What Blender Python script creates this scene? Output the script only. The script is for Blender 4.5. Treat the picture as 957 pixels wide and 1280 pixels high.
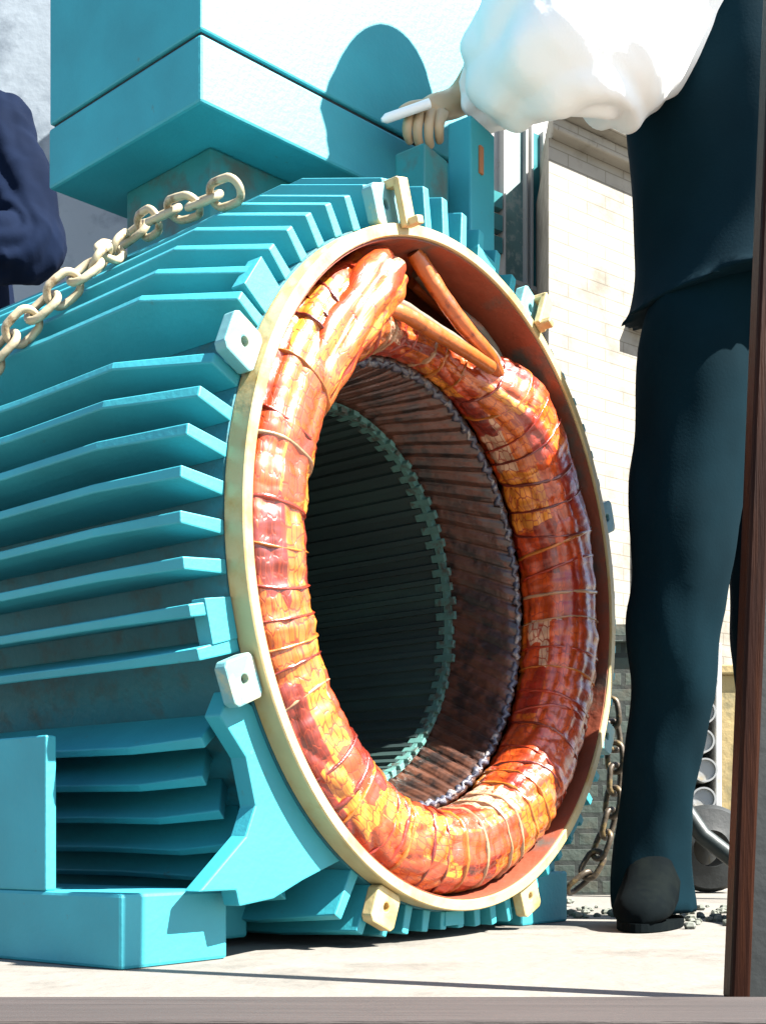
import bpy, bmesh, math, random
from mathutils import Vector, Matrix, noise
random.seed(7)
PI = math.pi
sc = bpy.context.scene
for o in list(bpy.data.objects): bpy.data.objects.remove(o)

# ------------------------------------------------------------------ camera
CAMZ = 0.1314
cam = bpy.data.cameras.new('camera'); camo = bpy.data.objects.new('camera', cam)
sc.collection.objects.link(camo); sc.camera = camo
camo.location = (0, 0, CAMZ); camo.rotation_euler = (PI/2, 0, 0)
cam.sensor_fit = 'HORIZONTAL'; cam.sensor_width = 36.0
cam.lens = 36*1500/957; cam.shift_x = 0.0; cam.shift_y = 410/957
cam.clip_start = 0.05; cam.clip_end = 2000
# ------------------------------------------------------------------ world, sun, exposure
SUN_AZ = Vector((0.92, -0.36)); SUN_EL = math.radians(49)
S = Vector((SUN_AZ.normalized().x*math.cos(SUN_EL), SUN_AZ.normalized().y*math.cos(SUN_EL), math.sin(SUN_EL)))
w = bpy.data.worlds.new('World'); sc.world = w; w.use_nodes = True
nt = w.node_tree; bg = nt.nodes['Background']
sky = nt.nodes.new('ShaderNodeTexSky'); sky.sky_type = 'NISHITA'; sky.sun_disc = False
sky.sun_elevation = SUN_EL; sky.sun_rotation = math.atan2(S.x, S.y)
nt.links.new(sky.outputs[0], bg.inputs[0]); bg.inputs[1].default_value = 0.05
sl = bpy.data.lights.new('sun', 'SUN'); sl.energy = 5.0; sl.angle = math.radians(0.5); sl.color = (1.0, 0.95, 0.88)
so = bpy.data.objects.new('sun', sl); sc.collection.objects.link(so)
so.rotation_euler = S.to_track_quat('Z', 'Y').to_euler(); so.location = S*20
vs = sc.view_settings; vs.view_transform = 'Standard'; vs.look = 'None'; vs.gamma = 1; vs.use_curve_mapping = False
vs.exposure = 2.5
sc.render.engine = 'CYCLES'

# ------------------------------------------------------------------ helpers
def rgb(c): return (c[0], c[1], c[2], 1)
def mat(name, col, rough=0.5, metal=0.0, spots=None, spot_scale=20, spot_lo=.55, spot_hi=.65, var=0.15, var_scale=6,
        bump=0.0, bump_scale=60, coat=0.0, stretch=(1, 1, 1), spec=0.5):
    m = bpy.data.materials.new(name); m.use_nodes = True; N = m.node_tree.nodes; L = m.node_tree.links
    b = N['Principled BSDF']; b.inputs['Roughness'].default_value = rough; b.inputs['Metallic'].default_value = metal
    b.inputs['Coat Weight'].default_value = coat; b.inputs['Coat Roughness'].default_value = .12
    b.inputs['Specular IOR Level'].default_value = spec
    tc = N.new('ShaderNodeTexCoord'); mp = N.new('ShaderNodeMapping'); mp.inputs['Scale'].default_value = stretch
    L.new(tc.outputs['Object'], mp.inputs['Vector'])
    n1 = N.new('ShaderNodeTexNoise'); n1.inputs['Scale'].default_value = var_scale; n1.inputs['Detail'].default_value = 6
    L.new(mp.outputs[0], n1.inputs['Vector'])
    r1 = N.new('ShaderNodeValToRGB'); r1.color_ramp.elements[0].position = .3; r1.color_ramp.elements[1].position = .7
    r1.color_ramp.elements[0].color = rgb([max(0, c*(1-var)) for c in col]); r1.color_ramp.elements[1].color = rgb([min(1, c*(1+var)) for c in col])
    L.new(n1.outputs['Fac'], r1.inputs['Fac']); out = r1.outputs[0]
    if spots:
        n2 = N.new('ShaderNodeTexNoise'); n2.inputs['Scale'].default_value = spot_scale; n2.inputs['Detail'].default_value = 8
        n2.inputs['Roughness'].default_value = .65
        L.new(mp.outputs[0], n2.inputs['Vector'])
        r2 = N.new('ShaderNodeValToRGB'); r2.color_ramp.elements[0].position = spot_lo; r2.color_ramp.elements[1].position = spot_hi
        L.new(n2.outputs['Fac'], r2.inputs['Fac'])
        mx = N.new('ShaderNodeMixRGB'); mx.inputs[2].default_value = rgb(spots)
        L.new(r2.outputs[0], mx.inputs[0]); L.new(out, mx.inputs[1]); out = mx.outputs[0]
    L.new(out, b.inputs['Base Color'])
    if bump:
        n3 = N.new('ShaderNodeTexNoise'); n3.inputs['Scale'].default_value = bump_scale; n3.inputs['Detail'].default_value = 5
        L.new(mp.outputs[0], n3.inputs['Vector'])
        bp = N.new('ShaderNodeBump'); bp.inputs['Strength'].default_value = bump; bp.inputs['Distance'].default_value = .01
        L.new(n3.outputs['Fac'], bp.inputs['Height']); L.new(bp.outputs[0], b.inputs['Normal'])
    return m

def brick_mat(name, c1, c2, mortar, scale, rough=.8, msize=.02, bump=.4, uv=False, spots=None, bw=.5, rh=.25):
    m = mat(name, c1, rough, bump=0, spots=spots, spot_scale=5, spot_lo=.52, spot_hi=.7)
    N = m.node_tree.nodes; L = m.node_tree.links; b = N['Principled BSDF']
    old = b.inputs['Base Color'].links[0].from_socket
    br = N.new('ShaderNodeTexBrick'); br.inputs['Scale'].default_value = scale
    br.inputs['Color1'].default_value = rgb((1, 1, 1)); br.inputs['Color2'].default_value = rgb([b_/max(a_, .001) for a_, b_ in zip(c1, c2)])
    br.inputs['Mortar'].default_value = rgb([b_/max(a_, .001) for a_, b_ in zip(c1, mortar)])
    br.inputs['Mortar Size'].default_value = msize; br.inputs['Brick Width'].default_value = bw; br.inputs['Row Height'].default_value = rh
    tc = N.new('ShaderNodeTexCoord'); L.new(tc.outputs['UV'], br.inputs['Vector'])
    mx = N.new('ShaderNodeMixRGB'); mx.blend_type = 'MULTIPLY'; mx.inputs[0].default_value = 1
    L.new(old, mx.inputs[1]); L.new(br.outputs['Color'], mx.inputs[2]); L.new(mx.outputs[0], b.inputs['Base Color'])
    nz = N.new('ShaderNodeTexNoise'); nz.inputs['Scale'].default_value = 40; nz.inputs['Detail'].default_value = 6
    L.new(tc.outputs['UV'], nz.inputs['Vector'])
    ad = N.new('ShaderNodeMath'); ad.operation = 'MULTIPLY_ADD'; ad.inputs[1].default_value = .5
    L.new(nz.outputs['Fac'], ad.inputs[0])
    sb = N.new('ShaderNodeMath'); sb.operation = 'SUBTRACT'; sb.inputs[0].default_value = 1
    L.new(br.outputs['Fac'], sb.inputs[1]); L.new(sb.outputs[0], ad.inputs[2])
    bp = N.new('ShaderNodeBump'); bp.inputs['Strength'].default_value = bump; bp.inputs['Distance'].default_value = .01
    L.new(ad.outputs[0], bp.inputs['Height']); L.new(bp.outputs[0], b.inputs['Normal'])
    return m

class MB:
    """collects geometry for ONE mesh object"""
    def __init__(s): s.v = []; s.f = []; s.uv = {}
    def add(s, vs_, fs_):
        o = len(s.v); s.v += [tuple(v) for v in vs_]; s.f += [[i+o for i in f] for f in fs_]
    def box(s, c, d, rot=None):
        M = rot or Matrix.Identity(3)
        P = [Vector(c)+M@Vector((sx*d[0]/2, sy*d[1]/2, sz*d[2]/2)) for sx in (-1, 1) for sy in (-1, 1) for sz in (-1, 1)]
        s.add(P, [(0, 1, 3, 2), (4, 6, 7, 5), (0, 4, 5, 1), (2, 3, 7, 6), (0, 2, 6, 4), (1, 5, 7, 3)])
    def prism(s, poly, z0, z1):
        n = len(poly); P = [(x, y, z0) for x, y in poly]+[(x, y, z1) for x, y in poly]
        s.add(P, [list(range(n))[::-1], list(range(n, 2*n))]+[(i, (i+1) % n, n+(i+1) % n, n+i) for i in range(n)])
    def rings(s, R, closed=False, caps=True):
        n = len(R[0]); o = len(s.v)
        for r in R: s.v += [tuple(p) for p in r]
        m = len(R)
        for i in range(m if closed else m-1):
            for j in range(n):
                a = o+i*n+j; b = o+i*n+(j+1) % n; c = o+((i+1) % m)*n+(j+1) % n; d = o+((i+1) % m)*n+j
                s.f.append([a, b, c, d])
        if caps and not closed:
            s.f.append([o+j for j in range(n)][::-1]); s.f.append([o+(m-1)*n+j for j in range(n)])
    def tube(s, pts, rad, seg=10, closed=False, caps=True):
        pts = [Vector(p) for p in pts]; n = len(pts)
        R = []; up = None
        for i, p in enumerate(pts):
            if closed: d = pts[(i+1) % n]-pts[i-1]
            else: d = pts[min(i+1, n-1)]-pts[max(i-1, 0)]
            d.normalize()
            if up is None: up = d.orthogonal().normalized()
            up = (up-d*up.dot(d)); up = up.normalized() if up.length > 1e-6 else d.orthogonal().normalized()
            sd = d.cross(up); r = rad(i/(n-1)) if callable(rad) else rad
            R.append([p+(up*math.cos(2*PI*k/seg)+sd*math.sin(2*PI*k/seg))*r for k in range(seg)])
        s.rings(R, closed, caps)
    def revolve(s, prof, seg=128, cz=0, closed_prof=True):
        """prof [(r,y)] around local y axis at height cz"""
        R = []
        for i in range(seg):
            a = 2*PI*i/seg
            R.append([(r*math.cos(a), y, cz+r*math.sin(a)) for r, y in prof])
        o = len(s.v); n = len(prof)
        for r in R: s.v += r
        for i in range(seg):
            for j in range(n if closed_prof else n-1):
                a = o+i*n+j; b = o+i*n+(j+1) % n; c = o+((i+1) % seg)*n+(j+1) % n; d = o+((i+1) % seg)*n+j
                s.f.append([a, d, c, b])
    def build(s, name, m, parent=None, smooth=False, bevel=0, angle=40, recalc=True, uvfn=None):
        me = bpy.data.meshes.new(name); me.from_pydata(s.v, [], s.f); me.update()
        bm = bmesh.new(); bm.from_mesh(me)
        if recalc: bmesh.ops.recalc_face_normals(bm, faces=bm.faces)
        if uvfn:
            ul = bm.loops.layers.uv.new('UVMap')
            for f in bm.faces:
                for l in f.loops: l[ul].uv = uvfn(l.vert.co, f.normal)
        bm.to_mesh(me); bm.free()
        me.materials.append(m)
        o = bpy.data.objects.new(name, me); sc.collection.objects.link(o)
        if parent: o.parent = parent
        if smooth:
            for p in me.polygons: p.use_smooth = True
            if angle < 180:
                me.set_sharp_from_angle(angle=math.radians(angle))
        if bevel:
            b = o.modifiers.new('bevel', 'BEVEL'); b.width = bevel; b.segments = 2; b.limit_method = 'ANGLE'; b.angle_limit = math.radians(40)
        return o
def tag(o, label=None, cat=None, group=None, kind=None):
    if label: o['label'] = label
    if cat: o['category'] = cat
    if group: o['group'] = group
    if kind: o['kind'] = kind
    return o
def empty(name, loc, rz=0):
    o = bpy.data.objects.new(name, None); sc.collection.objects.link(o); o.location = loc; o.rotation_euler = (0, 0, rz); o.empty_display_size = .1
    return o
def smoothstep(a, b, x):
    t = max(0, min(1, (x-a)/(b-a))); return t*t*(3-2*t)
def catmull(P, n=8):
    P = [Vector(p) for p in P]; Q = [P[0]*2-P[1]]+P+[P[-1]*2-P[-2]]; out = []
    for i in range(1, len(Q)-2):
        for k in range(n):
            t = k/n; a, b, c, d = Q[i-1:i+3]
            out.append(.5*((2*b)+(c-a)*t+(2*a-5*b+4*c-d)*t*t+(3*b-a-3*c+d)*t**3))
    out.append(P[-1]); return out

# ------------------------------------------------------------------ materials
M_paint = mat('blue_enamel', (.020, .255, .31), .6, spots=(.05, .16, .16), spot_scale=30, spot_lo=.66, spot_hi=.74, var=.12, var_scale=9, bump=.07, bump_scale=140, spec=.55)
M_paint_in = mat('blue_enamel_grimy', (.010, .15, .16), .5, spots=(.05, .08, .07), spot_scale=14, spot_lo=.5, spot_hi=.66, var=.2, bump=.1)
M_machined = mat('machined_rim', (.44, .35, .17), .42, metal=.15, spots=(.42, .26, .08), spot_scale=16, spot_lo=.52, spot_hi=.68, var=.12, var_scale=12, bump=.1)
M_barrel = mat('blue_enamel_gap_shade', (.010, .12, .155), .6, spots=(.03, .07, .07), spot_scale=20, spot_lo=.5, spot_hi=.7, var=.2, var_scale=8, bump=.16, bump_scale=110)  # darker enamel: shade between the fins put into the barrel colour
M_luglit = mat('lug_enamel_sunlit', (.12, .30, .32), .45, spots=(.5, .38, .16), spot_scale=9, spot_lo=.54, spot_hi=.66, var=.1, bump=.08)  # paler copy of the blue enamel: sunlit white put into the lug colour
M_redox = mat('red_oxide_inside', (.20, .045, .02), .55, spots=(.06, .065, .055), spot_scale=7, spot_lo=.5, spot_hi=.62, var=.25, bump=.25, bump_scale=40)
M_core = mat('core_iron', (.016, .032, .032), .55, spots=(.022, .05, .046), spot_scale=10, spot_lo=.45, spot_hi=.65, var=.3, stretch=(1, .15, 1), bump=.15)  # iron base colour carries the teal tint of reflected light
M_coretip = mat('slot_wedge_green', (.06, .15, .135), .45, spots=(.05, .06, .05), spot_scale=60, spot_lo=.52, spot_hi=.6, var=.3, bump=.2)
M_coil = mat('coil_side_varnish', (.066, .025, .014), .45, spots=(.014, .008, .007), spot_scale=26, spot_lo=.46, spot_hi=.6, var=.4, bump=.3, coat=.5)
M_cord = mat('binding_cord', (.05, .055, .08), .4, spots=(.25, .23, .21), spot_scale=40, spot_lo=.55, spot_hi=.62, var=.4, coat=.4)
M_lead = mat('orange_lead', (.36, .085, .010), .42, spots=(.13, .02, .006), spot_scale=26, var=.25, bump=.2, coat=.5)
M_leadg = mat('grey_lead', (.12, .10, .07), .5, spots=(.2, .05, .02), spot_scale=12, var=.3, bump=.2)
M_tapes = [mat('tape_maroon', (.12, .012, .006), .3, var=.3, var_scale=20, bump=.3, coat=.8),
           mat('tape_amber', (.38, .115, .014), .3, var=.3, var_scale=20, bump=.3, coat=.8),
           mat('tape_red', (.25, .022, .007), .3, var=.3, var_scale=20, bump=.3, coat=.8),
           mat('tape_tan', (.34, .19, .10), .35, var=.3, var_scale=20, bump=.3, coat=.8)]
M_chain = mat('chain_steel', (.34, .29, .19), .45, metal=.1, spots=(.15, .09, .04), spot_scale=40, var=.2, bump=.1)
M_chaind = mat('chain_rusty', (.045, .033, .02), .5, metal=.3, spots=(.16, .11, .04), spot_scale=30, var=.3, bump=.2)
M_trouser = mat('dark_trouser_cloth', (.0015, .0095, .0142), .9, spots=(.03, .09, .09), spot_scale=9, spot_lo=.735, spot_hi=.75, var=.3, var_scale=5, bump=.05, bump_scale=260, spec=.04)
M_vest = mat('dark_jacket_cloth', (.0017, .0105, .0165), .85, var=.3, var_scale=5, bump=.05, bump_scale=260, spec=.05)
M_shoe = mat('dusty_black_leather', (.0015, .003, .0036), .9, spots=(.004, .006, .0055), spot_scale=12, spot_lo=.5, spot_hi=.7, bump=.1, spec=.04)
M_shirt = mat('white_cotton', (.78, .80, .80), .9, var=.04, bump=.04, bump_scale=250, spec=.2)
M_navy = mat('navy_cloth', (.003, .007, .020), .9, var=.25, bump=.05, bump_scale=180, spec=.05)
M_skin = mat('skin', (.46, .33, .20), .5, var=.08, var_scale=14, bump=.08, bump_scale=120)
M_hair = mat('dark_hair', (.02, .015, .012), .6, stretch=(1, 1, .2), bump=.6, bump_scale=90)
M_pen = mat('white_plastic', (.8, .8, .8), .3, var=.02)
M_black = mat('black_rubber', (.006, .009, .009), .6, var=.3, bump=.1)
M_steelblk = mat('dark_steel', (.008, .014, .014), .5, metal=.3, var=.3, bump=.1)
M_wood = mat('brown_varnished_wood', (.013, .0035, .0015), .5, spots=(.03, .009, .003), spot_scale=10, spot_lo=.5, spot_hi=.7, stretch=(12, 12, .6), var=.3, bump=.15, spec=.08)
M_woodpale = mat('pale_wood', (.34, .20, .11), .5, stretch=(2, 12, 12), var=.2, bump=.1)
M_border = mat('frame_border_brown', (.032, .025, .023), .8, spots=(.02, .015, .014), spot_scale=8, stretch=(.6, 12, 12), var=.25, bump=.3)
M_darkglass = mat('dark_glass', (.008, .012, .013), .08, var=.1)
M_pipe = mat('white_pipe', (.30, .31, .31), .5, spots=(.3, .26, .18), spot_scale=20, spot_lo=.56, spot_hi=.7, var=.08)
M_rust = mat('rusty_rod', (.30, .12, .045), .6, spots=(.12, .05, .03), spot_scale=30, var=.3, bump=.2)
M_white = mat('white_frame_paint', (.30, .30, .285), .5, spots=(.2, .19, .15), spot_scale=14, spot_lo=.6, spot_hi=.75, var=.05)
M_glass = mat('teal_window_glass', (.03, .14, .15), .15, var=.3, var_scale=3)
M_slate = mat('grey_green_panel', (.08, .15, .145), .5, spots=(.2, .24, .22), spot_scale=30, spot_lo=.5, spot_hi=.65, var=.3)
M_stone = brick_mat('pale_stone_blocks', (.205, .19, .16), (.19, .175, .145), (.125, .112, .085), 1.0, msize=.0025, bump=.35, bw=.22, rh=.055, spots=(.12, .105, .08))
M_greenbrick = brick_mat('dark_green_brick', (.025, .04, .032), (.035, .05, .04), (.012, .018, .015), 1.0, msize=.006, bump=.6, bw=.11, rh=.038, spots=(.05, .042, .025))
M_plaster = mat('cracked_plaster', (.21, .25, .285), .9, spots=(.12, .15, .18), spot_scale=2.2, spot_lo=.5, spot_hi=.62, var=.1, var_scale=1.2, bump=.4, bump_scale=12)
M_plastery = mat('cream_plaster', (.22, .17, .075), .9, spots=(.14, .12, .06), spot_scale=9, spot_lo=.52, spot_hi=.66, var=.15, bump=.4, bump_scale=30)

# concrete ground
M_ground = mat('yard_concrete', (.138, .129, .113), .85, spots=(.082, .076, .064), spot_scale=3.1, spot_lo=.5, spot_hi=.64, var=.1, var_scale=3, bump=.35, bump_scale=45)
g = MB(); g.add([(-400, -60, 0), (400, -60, 0), (400, 800, 0), (-400, 800, 0)], [(0, 1, 2, 3)])
tag(g.build('ground', M_ground), kind='structure')

# ------------------------------------------------------------------ electric motor
PH = math.radians(53.58468); ZC = .4777
MC = Vector((.10595, 1.6084, 0))
motor = tag(empty('electric_motor', MC, PH), 'large blue finned electric motor with open end showing orange copper windings', 'electric motor')
LEN = .98
def P(r, a, y): return Vector((r*math.cos(a), y, ZC+r*math.sin(a)))
# housing barrel
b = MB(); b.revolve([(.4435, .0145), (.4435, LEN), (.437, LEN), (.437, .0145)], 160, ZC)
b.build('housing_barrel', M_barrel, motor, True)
b = MB(); b.revolve([(.4238, -.010), (.4232, .0), (.4232, .30), (.30, .30), (.30, .302), (.4258, .302), (.4258, -.010)], 128, ZC)
b.build('housing_lining', M_redox, motor, True)
# flange ring with machined step
b = MB(); b.revolve([(.4262, .03), (.4262, -.012), (.4275, -.014), (.4395, -.014), (.441, -.0125), (.441, .0135), (.436, .0135), (.436, .03)], 192, ZC)
tag(b.build('spigot_rim', M_machined, motor, True, angle=30), 'machined bare metal lip standing out of the body')
# rear cover
b = MB(); b.revolve([(.44, LEN-.01), (.44, LEN+.03), (.001, LEN+.05), (.001, LEN-.01)], 96, ZC); b.build('rear_cover', M_paint, motor, True)
# cooling fins
def finprof(a):
    s = math.sin(a)
    top = smoothstep(.85, 1.0, s)
    dg = math.degrees(a) % 360
    rt = .479+.030*top+.025*smoothstep(155, 178, dg)*(1-smoothstep(270, 300, dg))+.022*(1-smoothstep(35, 75, dg))+.022*smoothstep(300, 330, dg); rb = .515+.03*top
    lim = .466/abs(s) if s < -.2 else 9
    return min(rt, lim), min(rb, lim), min(.51+.03*top, lim)
def fin(a):
    rt, rb, rr = finprof(a)
    if rt < .462: return
    y_in = .095*smoothstep(206, 211, math.degrees(a))*(1-smoothstep(235, 239, math.degrees(a)))
    prof = [(.4425, .0125+y_in), (rt, .0135+y_in*.55), (rb, .135+y_in*.25), (rr, .30), (rr, LEN-.03), (.4435, LEN-.02)]
    m = MB(); tn = Vector((-math.sin(a), 0, math.cos(a))); n = len(prof); V = []
    wob = random.uniform(-.0015, .0015)
    for sd in (-1, 1):
        for r, y in prof:
            th = (.0066 if y < .08 else .0050) if r > .46 else .0080
            V.append(P(r, a, y)+tn*(sd*th+wob*smoothstep(.45, .52, r)))
    m.add(V, [list(range(n))[::-1], list(range(n, 2*n))]+[(i, (i+1) % n, n+(i+1) % n, n+i) for i in range(n)])
    m.build('cooling_fin', M_paint, motor, bevel=.0018)
k = 0
for i in range(68):
    a = math.radians(182.3+i*360/68)
    d = math.degrees(a) % 360
    if any(abs((d-q+180) % 360-180) < 2.4 for q in (157.5, 202.5)): continue
    fin(a)
# mounting lugs with bolt hole
def plate_with_hole(m, a, r0, r1, hw, y0, y1, hr, hrr):
    u = Vector((math.cos(a), 0, math.sin(a))); tn = Vector((-math.sin(a), 0, math.cos(a))); c = Vector((0, 0, ZC))
    n = 24
    def sq(t):
        x, y = math.cos(t), math.sin(t); k_ = 1/max(abs(x), abs(y)); return x*k_, y*k_
    rc = (r0+r1)/2; outer = []; inner = []
    for i in range(n):
        t = 2*PI*(i+.5)/n; x, y = sq(t)
        outer.append(c+u*(rc+x*(r1-r0)/2)+tn*(y*hw)); inner.append(c+u*(hrr+hr*math.cos(t))+tn*(hr*math.sin(t)))
    Y = Vector((0, 1, 0)); V = [p+Y*y0 for p in outer]+[p+Y*y0 for p in inner]+[p+Y*y1 for p in outer]+[p+Y*y1 for p in inner]
    F = []
    for i in range(n):
        j = (i+1) % n
        F += [(i, j, n+j, n+i), (2*n+i, 3*n+i, 3*n+j, 2*n+j), (i, 2*n+i, 2*n+j, j), (n+i, n+j, 3*n+j, 3*n+i)]
    m.add(V, F)
for i in range(8):
    a = math.radians(22.5+45*i); m = MB()
    r1 = .489
    plate_with_hole(m, a, .4415, r1, .025, -.005, .0115, .0055, .464)
    lug = m.build('bolt_lug', M_machined if i in (5, 6) else M_luglit, motor, bevel=.002)
    m = MB(); u = P(.464, a, .004); tn = Vector((-math.sin(a), 0, math.cos(a)))
    m.tube([u, u+Vector((0, .0068, 0))], .0053, 12); m.build('bolt_hole_dark', M_black, lug)  # black disc painted in for the dark inside each bolt hole
# web plates joining pairs of fins
for deg in (146, 194.5, 270, 317, 338, 12, 36, 80):
    a = math.radians(deg); m = MB(); s_ = math.sin(a); ro = min(.482, .462/abs(s_) if s_ < -.2 else 9)
    for q in (a-.05, ):
        pts = [P(.4425, q, .0112), P(ro, q, .0112), P(ro, q+.1, .0112), P(.4425, q+.1, .0112)]
        m.add([p for p in pts]+[p+Vector((0, .02, 0)) for p in pts], [(0, 1, 2, 3), (7, 6, 5, 4), (0, 4, 5, 1), (1, 5, 6, 2), (2, 6, 7, 3), (3, 7, 4, 0)])
    m.build('fin_web', M_paint, motor, bevel=.001)
# small clips over the rim, added for the yellowish shadow at two lugs
for deg in (110.5, 66):
    a = math.radians(deg); m = MB(); tn = Vector((-math.sin(a), 0, math.cos(a))); u = Vector((math.cos(a), 0, math.sin(a)))
    for (r, y, du, dy) in ((.468, -.022, .075, .010),):
        rot = Matrix((u, Vector((0, 1, 0)), tn)).transposed()
        m.box(P(.462, a, -.020), (.056, .010, .022), rot); m.box(P(.486, a, -.006), (.010, .034, .022), rot); m.box(P(.4385, a, -.028), (.010, .022, .014), rot)
    m.build('lug_shadow_clip', M_machined, motor, bevel=.002)
# stator core with slots
NS = 72; m = MB(); R0 = []; y0, y1 = .205, .86; 
ringp = []
for i in range(NS):
    for f_, r in ((0, .262), (.34, .262), (.36, .2645), (.40, .2665), (.94, .2665), (.98, .2645)):
        a = 2*PI*(i+f_)/NS; ringp.append((r, a))
def skew(y): return (y-y0)*.0
V = []; n = len(ringp)
for y in (y0, y0+.2, y0+.4, y1): V += [P(r, a+skew(y), y) for r, a in ringp]
V += [P(.35, a+skew(y1), y1) for r, a in ringp]; V += [P(.35, a, y0) for r, a in ringp]
F = []
for q in range(6):
    for i in range(n):
        j = (i+1) % n; A = q*n; B = ((q+1) % 6)*n
        F.append((A+i, B+i, B+j, A+j))
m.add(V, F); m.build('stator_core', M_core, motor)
# slot wedges poking out at the core edge
m = MB()
for i in range(NS):
    a = 2*PI*(i+.67)/NS; tn = Vector((-math.sin(a), 0, math.cos(a))); u = Vector((math.cos(a), 0, math.sin(a)))
    rot = Matrix((u, Vector((0, 1, 0)), tn)).transposed(); L_ = .030+random.uniform(-.006, .008)
    m.box(P(.2665, a, y0-.004), (.0075, L_, .0125), rot)
m.build('slot_wedge_ring', M_coretip, motor, bevel=.001)
m = MB(); m.revolve([(.2635, y0-.002), (.2635, y0-.010), (.276, y0-.010), (.276, y0-.002)], 120, ZC); m.build('core_end_ring', M_coretip, motor, True)
# inner coil ends : slanted strands forming a cone
m = MB(); n1 = 720; R = []
prof = [(.276, .200), (.279, .18), (.283, .155), (.288, .13), (.293, .108), (.298, .093), (.305, .087), (.313, .092), (.316, .11), (.318, .2)]
for i in range(n1):
    row = []
    for k, (r, y) in enumerate(prof):
        a = 2*PI*i/n1 + (y-.2)*1.6
        h = .0042*abs(math.sin(NS*PI*i/n1))+.0022*noise.noise(Vector((i*.11, y*30, 3)))+.0012*abs(math.sin(NS*3*PI*i/n1))
        row.append(P(r+(.004-h if k < 6 else 0), a, y-(h*.8 if k >= 5 else 0)))
    R.append(row)
V = [p for r in R for p in r]; kk = len(prof); F = []
for i in range(n1):
    for k in range(kk-1):
        F.append((i*kk+k, ((i+1) % n1)*kk+k, ((i+1) % n1)*kk+k+1, i*kk+k+1))
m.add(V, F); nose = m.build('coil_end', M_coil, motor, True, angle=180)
# binding cord knots round the front edge of the coil ends
m = MB(); pts = []
for i in range(360):
    a = 2*PI*i/360; pts.append(P(.3005+.003*math.sin(i*1.7)+.002*noise.noise(Vector((i*.3, 0, 0))), a, .088+.003*math.sin(i*2.3)))
m.tube(pts, lambda t: .0042+.0018*math.sin(t*PI*2*72)+.001*noise.noise(Vector((t*200, 1, 0))), 8, closed=True)
m.build('binding_cord', M_cord, nose, True, angle=180)
# main winding bundle
def wind_shape(th):
    d = math.degrees(th) % 360
    cut = smoothstep(54, 82, d)*(1-smoothstep(100, 126, d))      # leads leave here, the ring is thin
    rc = .363-.028*cut; hr = .057*(1-.52*cut); hy = .056*(1-.45*cut)
    bulge = .004*noise.noise(Vector((math.cos(th)*3, math.sin(th)*3, 0)))+.003*noise.noise(Vector((math.cos(th)*9, math.sin(th)*9, 5)))
    return rc, hr+bulge, hy+bulge, .047+.024*cut
def wpt(th, ps, off=0):
    rc, hr, hy, yc = wind_shape(th)
    cp, sp = math.cos(ps), math.sin(ps)
    e = .8
    x = math.copysign(abs(cp)**e, cp)*(hr+off); y = math.copysign(abs(sp)**e, sp)*(hy+off)
    return P(rc+x, th, yc-y)
NT = 1800; NP = 96; m = MB(); V = []; F = []
bands = []
th = 0.0
while th < 2*PI-.03:
    bands.append(th+random.uniform(-.012, .012)); th += random.choice((.09, .12, .15))*random.uniform(.85, 1.15)
def near_band(th):
    return min(abs((th-b_+PI) % (2*PI)-PI) for b_ in bands)
for i in range(NT):
    th = 2*PI*i/NT; nb = near_band(th); pinch = 1-smoothstep(.0, .05, nb)
    d = math.degrees(th) % 360
    sl_ = 5.0*noise.noise(Vector((math.cos(th)*1.4, math.sin(th)*1.4, 9)))+3*smoothstep(200, 225, d)*(1-smoothstep(262, 280, d))*math.sin(th*9)
    for j in range(NP):
        ps = 2*PI*j/NP
        st = abs(math.sin(6*ps+sl_+.6*noise.noise(Vector((th*4, math.cos(ps)*2, math.sin(ps)*2)))))
        lump = noise.noise(Vector((math.cos(th)*16, math.sin(th)*16, ps*1.3)))+.6*noise.noise(Vector((math.cos(th)*38, math.sin(th)*38, math.cos(ps)*5+math.sin(ps)*3)))
        pil = abs(math.sin(th*34+1.2*noise.noise(Vector((math.cos(th)*6, math.sin(th)*6, ps*.8)))))**.6
        off = .0034*(st**.6-.6)+.0008*(pil-.6)+.0018*lump-.0015*pinch
        V.append(wpt(th, ps, off))
for i in range(NT):
    for j in range(NP):
        F.append((i*NP+j, ((i+1) % NT)*NP+j, ((i+1) % NT)*NP+(j+1) % NP, i*NP+(j+1) % NP))
m.add(V, F)
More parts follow.
